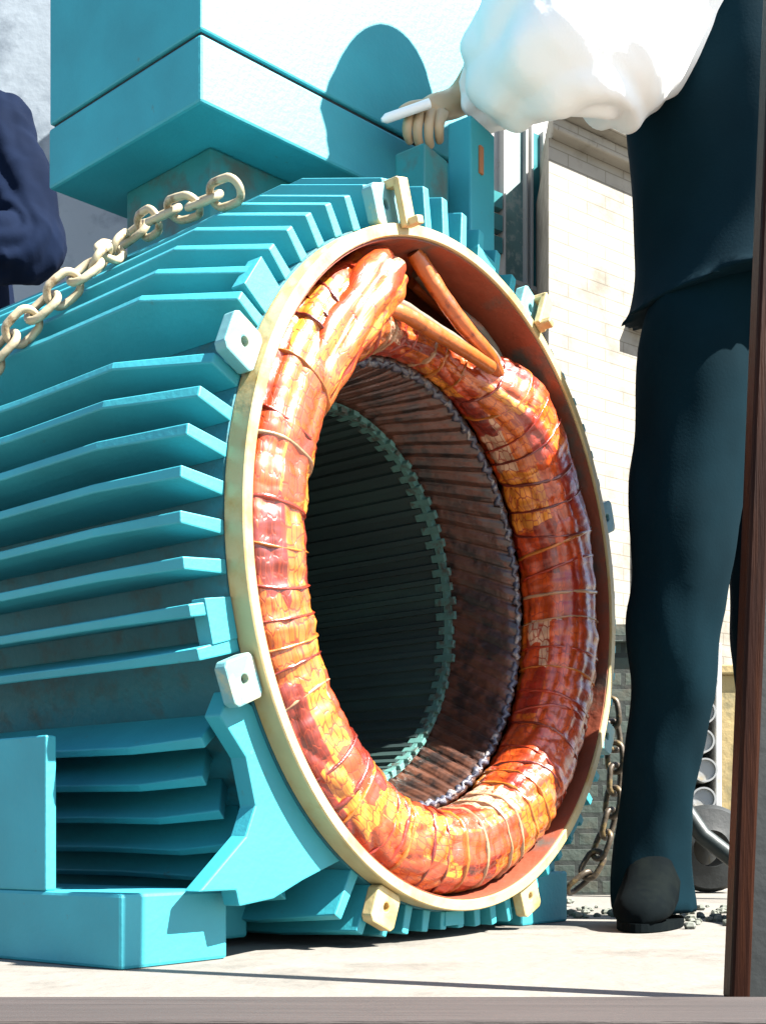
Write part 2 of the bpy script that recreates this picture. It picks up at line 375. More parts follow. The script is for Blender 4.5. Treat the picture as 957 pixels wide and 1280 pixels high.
# material of the bundle: tape lengths in many reds, ambers and tans
def winding_mat():
    mm = bpy.data.materials.new('varnished_winding'); mm.use_nodes = True; N = mm.node_tree.nodes; L = mm.node_tree.links; bs = N['Principled BSDF']
    bs.inputs['Roughness'].default_value = .38; bs.inputs['Coat Weight'].default_value = 1; bs.inputs['Coat Roughness'].default_value = .27
    uv = N.new('ShaderNodeTexCoord'); mp = N.new('ShaderNodeMapping'); L.new(uv.outputs['UV'], mp.inputs[0])
    nz = N.new('ShaderNodeTexNoise'); nz.inputs['Scale'].default_value = 9; nz.inputs['Detail'].default_value = 3
    L.new(mp.outputs[0], nz.inputs['Vector'])
    mxv = N.new('ShaderNodeMixRGB'); mxv.blend_type = 'LINEAR_LIGHT'; mxv.inputs[0].default_value = .010
    L.new(mp.outputs[0], mxv.inputs[1]); L.new(nz.outputs['Color'], mxv.inputs[2])
    vo = N.new('ShaderNodeTexVoronoi'); vo.inputs['Scale'].default_value = 1.0; vo.distance = 'CHEBYCHEV'; vo.inputs['Randomness'].default_value = .55
    m2 = N.new('ShaderNodeMapping'); m2.inputs['Scale'].default_value = (24, 12, 1); L.new(mxv.outputs[0], m2.inputs[0]); L.new(m2.outputs[0], vo.inputs['Vector'])
    sp = N.new('ShaderNodeSeparateColor'); L.new(vo.outputs['Color'], sp.inputs[0])
    rp = N.new('ShaderNodeValToRGB'); e = rp.color_ramp; e.interpolation = 'CONSTANT'
    cols = [(0, (.40, .045, .005)), (.24, (.50, .115, .009)), (.47, (.17, .013, .004)), (.57, (.58, .21, .018)), (.69, (.47, .066, .007)), (.89, (.50, .33, .22)), (.94, (.28, .020, .007))]
    e.elements[0].position = 0; e.elements[0].color = rgb(cols[0][1]); e.elements[1].position = cols[1][0]; e.elements[1].color = rgb(cols[1][1])
    for p_, c_ in cols[2:]:
        q = e.elements.new(p_); q.color = rgb(c_)
    L.new(sp.outputs[0], rp.inputs[0])
    n2 = N.new('ShaderNodeTexNoise'); n2.inputs['Scale'].default_value = 45; n2.inputs['Detail'].default_value = 6; L.new(uv.outputs['Object'], n2.inputs['Vector'])
    r2 = N.new('ShaderNodeValToRGB'); r2.color_ramp.elements[0].position = .35; r2.color_ramp.elements[0].color = (.55, .5, .48, 1); r2.color_ramp.elements[1].position = .6; r2.color_ramp.elements[1].color = (1.15, 1.1, 1.0, 1)
    L.new(n2.outputs['Fac'], r2.inputs[0])
    mu = N.new('ShaderNodeMixRGB'); mu.blend_type = 'MULTIPLY'; mu.inputs[0].default_value = .8; L.new(rp.outputs[0], mu.inputs[1]); L.new(r2.outputs[0], mu.inputs[2])
    ve = N.new('ShaderNodeTexVoronoi'); ve.feature = 'DISTANCE_TO_EDGE'; ve.inputs['Randomness'].default_value = .55; L.new(m2.outputs[0], ve.inputs['Vector'])
    re_ = N.new('ShaderNodeValToRGB'); re_.color_ramp.elements[0].position = .01; re_.color_ramp.elements[1].position = .09; L.new(ve.outputs['Distance'], re_.inputs[0])
    m3 = N.new('ShaderNodeMixRGB'); m3.inputs[1].default_value = (.26, .028, .006, 1); L.new(re_.outputs[0], m3.inputs[0]); L.new(mu.outputs[0], m3.inputs[2])
    L.new(m3.outputs[0], bs.inputs['Base Color'])
    bp = N.new('ShaderNodeBump'); bp.inputs['Strength'].default_value = .2; bp.inputs['Distance'].default_value = .003
    ad = N.new('ShaderNodeMath'); ad.operation = 'ADD'; L.new(re_.outputs[0], ad.inputs[0]); L.new(n2.outputs['Fac'], ad.inputs[1])
    L.new(ad.outputs[0], bp.inputs['Height']); L.new(bp.outputs[0], bs.inputs['Normal'])
    return mm
wo = m.build('winding_bundle', winding_mat(), motor, True, angle=180)
ul = wo.data.uv_layers.new(name='UVMap')
for p in wo.data.polygons:
    idx = [wo.data.loops[l].vertex_index for l in p.loop_indices]
    us = [(v_//NP)/NT for v_ in idx]; vv = [(v_ % NP)/NP for v_ in idx]
    if max(us)-min(us) > .5: us = [x+1 if x < .5 else x for x in us]
    if max(vv)-min(vv) > .5: vv = [x+1 if x < .5 else x for x in vv]
    for l, x, y in zip(p.loop_indices, us, vv): wo.data.uv_layers[0].data[l].uv = (x, y)
# tape bands wrapped round the bundle
for b_ in bands:
    wd = random.choice((.0045, .006, .009)); m = MB(); R = []
    tilt = random.uniform(-.05, .05)
    rows = [(-wd, -.006), (-wd*.8, .0008), (0, .0020), (wd*.8, .0008), (wd, -.006)]
    for dt, off in rows:
        R.append([wpt(b_+dt+tilt*math.sin(2*PI*j/48), 2*PI*j/48, off+.0030*noise.noise(Vector((j*.5, b_*20, dt*60)))) for j in range(48)])
    m.rings(R, caps=False)
    m.build('tape_band', random.choice(M_tapes), wo, True, angle=180)
# bundle of leads at upper left and crossing cables
def lead(pts, r, mt, name='lead_cable'):
    m = MB(); m.tube([Vector((x, y, ZC+z)) for x, y, z in catmull(pts, 45)], lambda t: r*(1+.16*noise.noise(Vector((t*9, r*300, 0)))+.02*((t*17) % 1)), 18); return m.build(name, mt, motor, True, angle=60)
def bundle(pts, r, twist, nst=6):
    C_ = catmull([(x, y, ZC+z) for x, y, z in pts], 40); m = MB(); n = len(C_); seg = 72; R = []; up = Vector((0, 1, 0))
    for i, c in enumerate(C_):
        d = (C_[min(i+1, n-1)]-C_[max(i-1, 0)]).normalized(); x = (up-d*up.dot(d)).normalized(); y = d.cross(x); t = i/(n-1)
        rr = r*(1-.25*smoothstep(.85, 1, t))
        row = []
        for k in range(seg):
            ps = 2*PI*k/seg
            st = abs(math.sin(nst/2*ps+twist*t+.4*noise.noise(Vector((t*5, ps, r*90)))))**.6
            lump = noise.noise(Vector((t*9, math.cos(ps)*2, math.sin(ps)*2+r*50)))
            row.append(c+(x*math.cos(ps)+y*math.sin(ps)*1.05)*(rr*(1+.24*(st-.6)+.13*lump)))
        R.append(row)
    m.rings(R); o = m.build('lead_bundle', wo.data.materials[0], motor, True, angle=180)
    u_ = o.data.uv_layers.new(name='UVMap')
    for p in o.data.polygons:
        ks = [(o.data.loops[l].vertex_index % seg)/seg for l in p.loop_indices]
        if max(ks)-min(ks) > .5: ks = [q+1 if q < .5 else q for q in ks]
        for l, q in zip(p.loop_indices, ks): u_.data[l].uv = (o.data.loops[l].vertex_index//seg/n*.14+r*9, q)
    return o
bundle([(-.315, .05, .12), (-.285, .022, .20), (-.215, .008, .300), (-.150, .014, .362)], .034, 2.0)
bundle([(-.300, .06, .19), (-.235, .04, .285), (-.180, .035, .350), (-.115, .05, .392)], .030, -2.5)
lead([(-.085, .02, .414), (-.045, .012, .380), (.005, .006, .352), (.075, .008, .333), (.15, .03, .325)], .0105, M_lead)
lead([(-.070, .02, .416), (-.028, .014, .385), (.022, .010, .358), (.090, .012, .338), (.16, .035, .325)], .0070, M_lead)
lead([(-.055, .03, .415), (.00, .03, .390), (.06, .03, .368), (.14, .03, .345), (.19, .05, .31)], .0080, M_leadg)
lead([(-.035, .05, .415), (.03, .05, .400), (.10, .04, .385), (.16, .04, .36), (.22, .05, .31)], .0075, M_leadg)
lead([(-.015, .07, .415), (.05, .07, .405), (.12, .06, .385), (.19, .06, .35), (.24, .06, .30)], .0085, M_lead)
lead([(-.185, .02, .31), (-.125, .012, .320), (-.06, .008, .318), (.02, .006, .317), (.09, .01, .318)], .0095, M_lead)
lead([(-.180, .03, .325), (-.12, .02, .336), (-.06, .018, .334), (.01, .012, .328), (.08, .015, .325)], .0065, M_leadg)
# feet
FX = MB(); FX.box((-.469, .33, .0385), (.152, .55, .077)); FX.box((-.32, .38, .034), (.146, .44, .05)); ft = FX.build('mounting_foot', M_paint, motor, bevel=.004)
FX = MB(); FX.box((-.537, .39, .16), (.014, .43, .166)); FX.build('foot_column', M_paint, ft, bevel=.002)
FX = MB()
poly = [(.4425*math.cos(math.radians(q)), ZC+.4425*math.sin(math.radians(q))) for q in range(241, 205, -2)]
poly = [(-.415, .06), (-.36, .066), (-.31, .085)]+[p for p in poly if p[1] > .10]+[(-.43, .29), (-.445, .262), (-.405, .22), (-.39, .168), (-.405, .135), (-.475, .0775), (-.42, .0773)]
n = len(poly); FX.add([(x, .016, z) for x, z in poly]+[(x, .040, z) for x, z in poly], [list(range(n)), list(range(n, 2*n))[::-1]]+[(i, n+i, n+(i+1) % n, (i+1) % n) for i in range(n)])
FX.build('foot_gusset', M_paint, ft, bevel=.002)
FX = MB(); FX.box((.305, .32, .0405), (.145, .56, .081)); FX.box((.33, .30, .11), (.05, .5, .06)); FX.build('mounting_foot', M_paint, motor, bevel=.004)
# lifting bar on top and small eye block
FX = MB(); FX.box((.128, .066, ZC+.575), (.066, .04, .23)); lb = FX.build('lifting_bar', M_paint, motor, bevel=.003)
FX = MB(); FX.box((.120, .0445, ZC+.635), (.010, .004, .04)); tag(FX.build('rust_streak', M_rust, lb, bevel=.001), 'dark rusty slot in the bar')
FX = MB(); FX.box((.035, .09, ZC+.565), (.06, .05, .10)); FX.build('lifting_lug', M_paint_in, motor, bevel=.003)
# terminal box (built on motor, corner angle as measured)
def toloc(x, y): 
    d = Vector((x, y))-MC.xy; return (d.x*math.cos(PH)+d.y*math.sin(PH), -d.x*math.sin(PH)+d.y*math.cos(PH))
c0 = Vector((-.238, 1.565)); dl = Vector((-.254, .211)).normalized(); dr = Vector((.314, .277)).normalized()
def boxpoly(ins, ll, lr):
    o = c0+(dl+dr).normalized()*ins*1.35
    ll -= 2*ins; lr -= 2*ins
    return [toloc(*q) for q in (o, o+dr*lr, o+dr*lr+dl*ll, o+dl*ll)]
zb = ZC+.618
FX = MB(); FX.prism(boxpoly(0, .335, .52), zb, zb+.089); tb = FX.build('terminal_box', M_paint, motor, bevel=.004)
FX = MB(); FX.prism(boxpoly(.006, .335, .52), zb+.0891, zb+.0955); FX.build('box_gasket', M_black, tb)
FX = MB(); FX.prism(boxpoly(.001, .335, .52), zb+.0956, zb+.50); FX.build('box_cover', M_paint, tb, bevel=.003)
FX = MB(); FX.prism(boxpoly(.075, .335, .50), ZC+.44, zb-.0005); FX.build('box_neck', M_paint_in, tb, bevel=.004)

# ------------------------------------------------------------------ chains
def ray(u, v): return Vector(((u-478)/1500, 1, (1050-v)/1500))
def link_mesh(L_, W, r):
    m = MB(); pts = []
    h = (L_-W)/2
    for k in range(24):
        t = 2*PI*k/24; x = math.cos(t)*W/2; y = math.sin(t)*W/2
        pts.append((y+(h if y > 0 else -h), x, 0) if abs(y) > 1e-6 else (y, x, 0))
    m.tube(pts, r, 10, closed=True); return m
def chain(name, pts, L_, W, r, mt, label, cat):
    P_ = catmull(pts, 40); root = tag(empty(name, P_[0]), label, cat)
    base = link_mesh(L_, W, r).build('chain_link', mt, root, True, angle=180)
    step = L_-2*r*1.25; acc = 0; last = P_[0]; i = 0; first = True
    for a_, b_ in zip(P_, P_[1:]):
        acc += (b_-a_).length
        if acc >= step or first:
            acc = 0 if first else acc-step
            d = (b_-a_).normalized(); up = Vector((0, 0, 1)) if abs(d.z) < .9 else Vector((0, 1, 0))
            s_ = d.cross(up).normalized(); u_ = s_.cross(d)
            an = (PI/4 if i % 2 else -PI/4)+random.uniform(-.25, .25)
            y_ = s_*math.cos(an)+u_*math.sin(an); z_ = d.cross(y_)
            o = base if first else base.copy()
            if not first: sc.collection.objects.link(o); o.parent = root
            Mx = Matrix((d, y_, z_)).transposed().to_4x4(); Mx.translation = b_-P_[0]
            o.matrix_local = Mx; first = False; i += 1
    return root
A_ = Vector((-math.sin(PH), math.cos(PH), 0)); T_ = Vector((math.cos(PH), math.sin(PH), 0))
def on_body(u, v, r):
    d = ray(u, v); o = Vector((0, 0, CAMZ)); best = None
    for i in range(900):
        k_ = .9+i*.0025; q = o+d*k_; wv = q-MC; rr = math.hypot(wv.dot(T_), q.z-ZC)
        if rr <= r: return q
        if best is None or rr < best[0]: best = (rr, q)
    return best[1]
chain('steel_chain', [on_body(u, v, .528) for u, v in ((282, 240), (240, 256), (200, 270), (160, 297), (120, 328), (78, 362), (40, 396), (5, 432), (-30, 470))], .046, .029, .0048, M_chain,
      'pale steel chain draped over the top of the blue motor body', 'chain')
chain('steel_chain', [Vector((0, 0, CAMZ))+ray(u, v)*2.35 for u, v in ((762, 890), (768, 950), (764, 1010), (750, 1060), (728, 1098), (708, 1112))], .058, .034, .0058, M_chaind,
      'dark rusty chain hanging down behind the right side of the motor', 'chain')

# ------------------------------------------------------------------ people
def loft(m, secs, seg=36, wr=.0, ws=9, seed=0, caps=True, fold=0):
    """secs: (center, rx, ry, axis_x) cross sections, interpolated smoothly"""
    n = len(secs); C_ = catmull([s_[0] for s_ in secs], 8); rx = catmull([(s_[1], s_[2], 0) for s_ in secs], 8)
    R = []; ax = Vector(secs[0][3]).normalized()
    for i, c in enumerate(C_):
        d = (C_[min(i+1, len(C_)-1)]-C_[max(i-1, 0)]).normalized()
        x = (ax-d*ax.dot(d)).normalized(); y = d.cross(x); ring = []
        for k in range(seg):
            t = 2*PI*k/seg; p = c+x*math.cos(t)*rx[i].x+y*math.sin(t)*rx[i].y
            q = p+d*0
            h = wr*(noise.noise(Vector((q.x*ws, q.y*ws, q.z*ws*.8+seed)))+.7*(abs(noise.noise(Vector((q.x*ws*1.5+7, q.y*ws*1.5, q.z*ws*1.1+seed))))-.3)+.35*noise.noise(q*ws*3))
            if fold: h += fold*(abs(math.sin(3.5*t+2.2*noise.noise(Vector((i*.09, t*.7, seed)))))-.5)+fold*.7*math.sin(i*.75+2*math.sin(t+1)+2.5*noise.noise(Vector((i*.15, math.cos(t)*1.3, math.sin(t)*1.3))))
            ring.append(p+(x*math.cos(t)+y*math.sin(t))*h)
        R.append(ring)
    m.rings(R, caps=caps)
def cloth(m, name, mt, parent, voxel=.011, smooth_it=3):
    o = m.build(name, mt, parent, True, angle=180)
    r = o.modifiers.new('remesh', 'REMESH'); r.mode = 'VOXEL'; r.voxel_size = voxel; r.use_smooth_shade = True
    s_ = o.modifiers.new('smooth', 'SMOOTH'); s_.iterations = smooth_it; s_.factor = .5
    return o
def skin_body(name, joints, edges, mt, parent, root_i=0, sub=2):
    me = bpy.data.meshes.new(name); me.from_pydata([j[0] for j in joints], edges, []); me.update()
    o = bpy.data.objects.new(name, me); sc.collection.objects.link(o); o.parent = parent; me.materials.append(mt)
    bm = bmesh.new(); bm.from_mesh(me); lay = bm.verts.layers.skin.verify(); bm.verts.ensure_lookup_table()
    for i, j in enumerate(joints):
        r = j[1]; sv = bm.verts[i][lay]; sv.radius = (r, r) if not isinstance(r, tuple) else r; sv.use_root = (i == root_i)
    bm.to_mesh(me); bm.free()
    mod = o.modifiers.new('skin', 'SKIN'); mod.use_smooth_shade = True
    s_ = o.modifiers.new('sub', 'SUBSURF'); s_.levels = sub; s_.render_levels = sub
    return o
def hand_joints(J, E, wi, wrist, fwd, pal, side, curl=.5, sc_=1.0):
    """adds palm and five fingers to a skin skeleton; fwd = towards fingertips, pal = palm normal, side = thumb side"""
    fwd, pal, side = Vector(fwd).normalized(), Vector(pal).normalized(), Vector(side).normalized()
    pc = wrist+fwd*.045*sc_; J.append((pc, (.030*sc_, .018*sc_))); ci = len(J)-1; E.append((wi, ci))
    lens = [(.040, .025, .020), (.045, .029, .022), (.041, .027, .021), (.032, .020, .018)]
    for k in range(4):
        b_ = pc+side*(.028-.019*k)*sc_+fwd*(.040-.003*abs(k-1.3))*sc_
        J.append((b_, .0115*sc_)); E.append((ci, len(J)-1)); p = b_; an = curl*(.55+.06*k)
        for q, l in enumerate(lens[k]):
            d = fwd*math.cos(an)+pal*math.sin(an)+side*(.05-.04*k); p = p+d.normalized()*l*sc_
            J.append((p, (.0108-.0008*q)*sc_)); E.append((len(J)-2, len(J)-1)); an += curl*.75
    b_ = wrist+fwd*.022*sc_+side*.026*sc_+pal*.006*sc_; J.append((b_, .0115*sc_)); E.append((wi, len(J)-1)); p = b_
    for q, (l, df) in enumerate(((.034, (.62, .25, .7)), (.028, (.8, .45, .3)), (.022, (.85, .5, .1)))):
        d = fwd*df[0]+pal*df[1]*curl*1.4+side*df[2]; p = p+d.normalized()*l*sc_; J.append((p, (.0125-.0012*q)*sc_)); E.append((len(J)-2, len(J)-1))
def head(m, c, face):
    """head with brow, nose, chin and ears; face = horizontal facing"""
    f = Vector(face).normalized(); s_ = Vector((0, 0, 1)).cross(f); up = Vector((0, 0, 1)); R = []
    for i in range(25):
        v = PI*(i/24); row = []
        for k in range(40):
            t = 2*PI*k/40; x = math.cos(t)*math.sin(v); y = math.sin(t)*math.sin(v); z = math.cos(v)
            rx = .094; ry = .074*(1-.22*smoothstep(0, -1, z)); rz = .118
            fx = x*rx*(1-.10*smoothstep(-.2, -1, z)); fz = z*rz; sy = y*ry
            if x > .6:
                nz_ = math.exp(-((y)/.16)**2)*math.exp(-((z+.12)/.22)**2)*.020; fx += nz_
                eye = (math.exp(-((abs(y)-.36)/.14)**2)*math.exp(-((z-.05)/.10)**2))*-.009; fx += eye
                fx += math.exp(-((z-.22)/.09)**2)*.005*smoothstep(.6, .8, x)
                fx += math.exp(-((z+.48)/.05)**2)*math.exp(-(y/.3)**2)*.006-math.exp(-((z+.54)/.025)**2)*math.exp(-(y/.3)**2)*.006
                fx += math.exp(-((z+.60)/.06)**2)*math.exp(-(y/.3)**2)*.005
            row.append(c+f*fx+s_*sy+up*fz)
        R.append(row)
    m.rings(R)
    for sg in (-1, 1):
        ec = c+s_*sg*.076-f*.005; m.rings([[ec+s_*sg*(.004*q)+f*math.cos(t)*.017*(1-.25*q)+up*(math.sin(t)*.030*(1-.2*q)) for t in [2*PI*k/12 for k in range(12)]] for q in range(3)])
def hair(m, c, face):
    f = Vector(face).normalized(); s_ = Vector((0, 0, 1)).cross(f); up = Vector((0, 0, 1)); R = []
    for i in range(14):
        v = PI*.56*(i/13)
        R.append([c-f*.008+(f*math.cos(t)*.100+s_*math.sin(t)*.083)*math.sin(v)*(1+.02*noise.noise(Vector((t*5, v*5, 0))))+up*(.126*math.cos(v)+(.035 if i == 13 and math.cos(t) > .3 else 0)) for t in [2*PI*k/40 for k in range(40)]])
    m.rings(R, caps=False)

def make_person(name, base, label, face, legs, hips, chest, shoulders, arms, headc, mt_tr, mt_top, mt_sleeve, sleeve_r, shoe_dir, cuff=.66, top_hem=.93, tr_r=1.0, wr=.010, sleeve_secs=None, hand_pts=None):
    root = tag(empty(name, base), label, 'person'); B = Vector(base)
    L3 = lambda p: Vector(p)-B
    J = []; E = []
    hc = L3(hips); ch = L3(chest); hd = L3(headc); J.append((hc, (.10, .08))); J.append((ch, (.095, .065))); E.append((0, 1))
    nk = ch.lerp(hd, .5)+Vector((0, 0, .05)); nk = (L3(shoulders[0])+L3(shoulders[1]))/2; nk = nk.lerp(hd, .35); J.append((nk, .052)); E.append((1, 2)); J.append((hd.lerp(nk, .25)-Vector((0, 0, .03)), .05)); E.append((2, 3))
    for (hip, knee, ank) in legs:
        b_ = len(J); J.append((L3(hip), .075)); J.append((L3(knee), .052)); J.append((L3(ank), .030)); E += [(0, b_), (b_, b_+1), (b_+1, b_+2)]
        toe = L3(ank)+Vector(shoe_dir).normalized()*.10-Vector((0, 0, .05)); J.append((toe, (.016, .012))); E.append((b_+2, b_+3))
    for ai, (sh, el, wr_, hf, hp, hs, cu) in enumerate(arms):
        b_ = len(J); J.append((L3(sh), .045)); J.append((L3(el), .030)); J.append((L3(wr_), .026)); E += [(1, b_), (b_, b_+1), (b_+1, b_+2)]
        if ai == 0 and hand_pts:
            pc = len(J); J.append((L3(hand_pts[0]), (.024, .017))); E.append((b_+2, pc))
            for chn in hand_pts[1:]:
                prev = pc
                for q, (p_, r_) in enumerate(chn):
                    J.append((L3(p_), r_)); E.append((prev, len(J)-1)); prev = len(J)-1
        else: hand_joints(J, E, b_+2, L3(wr_), hf, hp, hs, cu)
    skin_body('body', J, E, M_skin, root)
    m = MB(); head(m, hd, face); hobj = m.build('head', M_skin, root, True, angle=180)
    m = MB(); hair(m, hd, face); m.build('hair', M_hair, root, True, angle=180)
    ax = Vector((face[1], -face[0], 0)).normalized() if False else Vector((-face[1], face[0], 0)).normalized()
    # trousers
    m = MB()
    for (hip, knee, ank) in legs:
        h, k_, a_ = L3(hip), L3(knee), L3(ank)
        loft(m, [(a_+Vector((0, 0, -.066)), .060*tr_r, .074*tr_r, ax), (a_+Vector((0, 0, .08)), .053*tr_r, .058*tr_r, ax), (a_.lerp(k_, .6), .056*tr_r, .061*tr_r, ax), (k_, .068*tr_r, .072*tr_r, ax), (k_.lerp(h, .5), .083*tr_r, .088*tr_r, ax), (h, .090, .096, ax), (h.lerp(hc, .4)+Vector((0, 0, .10)), .070, .085, ax)], 56, wr, 8, seed=h.x*10, fold=.0035)
    hl = (L3(legs[0][0])-L3(legs[1][0])).length/2
    loft(m, [(hc+Vector((0, 0, -.13)), hl+.055, .095, ax), (hc+Vector((0, 0, -.06)), hl+.075, .110, ax), (hc+Vector((0, 0, .03)), hl+.085, .122, ax), (hc+Vector((0, 0, .14)), hl+.045, .100, ax)], 44, wr, 8, 3)
    cloth(m, 'trousers', mt_tr, root)
    # upper garment
    m = MB(); s0, s1 = L3(shoulders[0]), L3(shoulders[1]); sw = (s0-s1).length/2; sm = (s0+s1)/2
    loft(m, [(L3((hips[0], hips[1], top_hem)), sw*1.33, .222, ax), (hc.lerp(ch, .35), sw*1.16, .150, ax), (ch, sw*1.1, .136, ax), (sm+Vector((0, 0, -.03)), sw*.98, .112, ax), (sm+(hd-sm).normalized()*.06, sw*.50, .080, ax), (sm+(hd-sm).normalized()*.115, .066, .064, ax)], 48, wr*.8, 7, 5)
    jk = cloth(m, 'jacket', mt_top, root)
    for ai, (sh, el, wr_, hf, hp, hs, cu) in enumerate(arms):
        m = MB(); s_, e_, w_ = L3(sh), L3(el), L3(wr_); axx = Vector((.3, .9, .2)); q = sleeve_r
        if ai == 0 and sleeve_secs: loft(m, [(L3(c_), a__, b__, (0, 0, 1)) for c_, a__, b__ in sleeve_secs], 96, .010, 9, 11, fold=.011)
        else: loft(m, [(s_+(s_-e_)*.12, q[0]*.8, q[0]*.8, axx), (s_.lerp(e_, .5), q[1], q[1], axx), (e_, q[2], q[2]*.92, axx), (e_.lerp(w_, .45)+Vector((0, 0, -.012)), q[3], q[3]*.85, axx), (e_.lerp(w_, .9), q[4], q[4]*.85, axx)], 64, wr*1.6, 11, 11, fold=.007)
        cloth(m, 'sleeve', mt_sleeve, root, .005, 2)
    # shoes
    for (hip, knee, ank) in legs:
        m = MB(); a_ = L3(ank); d = Vector(shoe_dir).normalized(); sx = Vector((d.y, -d.x, 0)); R = []
        for t, hw, hh in ((-.085, .028, .06), (-.07, .044, .12), (0, .05, .15), (.05, .048, .125), (.11, .048, .072), (.16, .044, .05), (.19, .030, .038), (.20, .012, .024)):
            t *= .85; hw *= .9; hh *= .9; c = Vector((a_.x, a_.y, 0))+d*t
            R.append([c+sx*math.cos(u)*hw*(1 if math.sin(u) < .2 else .85)+Vector((0, 0, hh*.5+math.copysign(abs(math.sin(u))**.6, math.sin(u))*hh*.5)) for u in [2*PI*k/24 for k in range(24)]])
        m.rings(R); o = m.build('shoe', M_shoe, root, True, angle=180); o.location.z = .010
        m = MB(); m.rings([[Vector((a_.x, a_.y, z))+d*(.050+math.cos(u)*.126)+sx*math.sin(u)*(.046-.006*math.cos(u)) for u in [2*PI*k/32 for k in range(32)]] for z in (.001, .013)]); m.build('sole', M_shoe, o).location.z = -.0095
    return root
hpx = lambda u, v, Y: Vector((0, 0, CAMZ))+ray(u, v)*Y
HAND = [hpx(535, 137, 1.765)]
for (a_, b_, c_, d_) in (((513, 141), (508, 156), (508, 168), (513, 179)), ((525, 139), (521, 157), (521, 171), (525, 184)), ((538, 139), (535, 158), (535, 172), (538, 185)), ((550, 142), (548, 157), (548, 168), (549, 178))):
    HAND.append([(hpx(*a_, 1.748), .0088), (hpx(*b_, 1.732), .0080), (hpx(*c_, 1.740), .0074), (hpx(*d_, 1.755), .0066)])
HAND.append([(hpx(528, 133, 1.742), .0105), (hpx(512, 134, 1.728), .0092), (hpx(498, 141, 1.724), .0078)])
man = make_person('person', (.52, 1.86, 0), 'person in dark trousers and jacket with white sleeves resting a hand on the motor', (-.75, -.66, 0),
    legs=[((.488, 1.82, .90), (.442, 1.80, .50), (.416, 1.84, .085)), ((.645, 1.94, .90), (.63, 1.92, .50), (.635, 1.95, .085))],
    hips=(.57, 1.87, .94), chest=(.525, 1.84, 1.27), shoulders=((.365, 1.735, 1.45), (.60, 1.90, 1.49)),
    arms=[((.455, 1.79, 1.49), (.21, 1.64, 1.32), (.118, 1.795, 1.236), (-.80, -.30, -.50), (.50, .05, -.85), (-.10, -.95, .25), .95),
          ((.63, 1.93, 1.46), (.74, 2.03, 1.20), (.76, 1.99, .95), (0, -.2, -1), (-1, 0, 0), (-.2, -1, 0), .5)],
    headc=(.265, 1.665, 1.515), mt_tr=M_trouser, mt_top=M_vest, mt_sleeve=M_shirt, sleeve_r=(.100, .098, .088, .100, .058), hand_pts=HAND, sleeve_secs=[((.50, 1.82, 1.46), .13, .10), ((.45, 1.79, 1.43), .16, .11), ((.36, 1.73, 1.36), .165, .10), ((.26, 1.665, 1.285), .165, .10), ((.205, 1.69, 1.25), .115, .085), ((.165, 1.76, 1.24), .066, .05), ((.140, 1.785, 1.238), .052, .042)],
    shoe_dir=(-.35, -.9, 0), tr_r=1.03, top_hem=.99, wr=.0045)
DX, DZ = -.17, .27
pv = MB(); pv.box((-1.6, 3.9, DZ/2+.001), (2.2, 3.2, DZ)); tag(pv.build('pavement', M_ground), kind='structure')
sh = lambda x, y, z: (x+DX, y, z+DZ)
lft = make_person('person', sh(-.86, 2.72, 0), 'person in navy clothes at the far left behind the motor with one arm in view', (.55, -.83, 0),
    legs=[(sh(-.95, 2.66, .90), sh(-.95, 2.64, .50), sh(-.96, 2.68, .085)), (sh(-.78, 2.76, .90), sh(-.77, 2.75, .50), sh(-.77, 2.79, .085))],
    hips=sh(-.87, 2.71, .94), chest=sh(-.87, 2.71, 1.28), shoulders=(sh(-1.03, 2.62, 1.46), sh(-.73, 2.80, 1.46)),
    arms=[(sh(-1.06, 2.60, 1.45), sh(-1.08, 2.52, 1.16), sh(-.92, 2.40, 1.12), (.9, -.2, 0), (0, 0, -1), (0, -1, .2), .5),
          (sh(-.69, 2.70, 1.46), sh(-.595, 2.60, 1.16), sh(-.80, 2.44, 1.03), (-.9, -.3, 0), (0, 0, -1), (0, -1, .2), .5)],
    headc=sh(-.90, 2.69, 1.70), mt_tr=M_navy, mt_top=M_navy, mt_sleeve=M_navy, sleeve_r=(.085, .08, .072, .066, .05), shoe_dir=(.5, -.85, 0))
# pen held between the fingers
m = MB(); pa = Vector((0, 0, CAMZ))+ray(476, 150)*1.712; pb = Vector((0, 0, CAMZ))+ray(536, 129)*1.722
m.tube([pa, pa.lerp(pb, .1), pa.lerp(pb, .3), pb], lambda t: .0025+.0042*smoothstep(0, .35, t), 14)
tag(m.build('pen', M_pen, None, True), 'white pen held in the hand above the motor', 'pen')

# ------------------------------------------------------------------ buildings behind
# right hand stone building with cornice
bd = Vector((.822, .569, 0)); bn = Vector((bd.y, -bd.x, 0))
B0 = Vector((.69, 5.0, 0))
bld = tag(empty('stone_building', B0, math.atan2(bd.y, bd.x)), 'pale stone block building with a cornice behind the person on the right', 'building')
uvw = lambda co, nrm: (co.x if abs(nrm.y) > .5 else co.y, co.z)
m = MB(); m.prism([(0, 0), (8, 0), (8, 3), (2.2, 3)], 0, 3.06); m.build('wall', M_stone, bld, uvfn=uvw)
m = MB(); m.prism([(-.03, -.06), (8, -.06), (8, 3), (2.2, 3)], 3.0605, 3.12); m.prism([(-.06, -.12), (8, -.12), (8, 3), (2.2, 3)], 3.1205, 3.26); m.build('cornice', M_stone, bld, uvfn=uvw, bevel=.01)
for xw, zw in ((.62, 2.35), (.62, .98), (2.2, 2.35), (2.2, .98)):
    m = MB(); m.box((xw, -.03, zw+.05 if zw > 2 else zw), (.30, .10, .05)); m.build('window_sill', M_stone, bld, uvfn=uvw)
    m = MB(); m.box((xw+.16 if zw > 2 else xw, -.005, zw+.36 if zw > 2 else zw+.3), (.26, .02, .5)); m.build('shutter', M_stone, bld, uvfn=uvw)
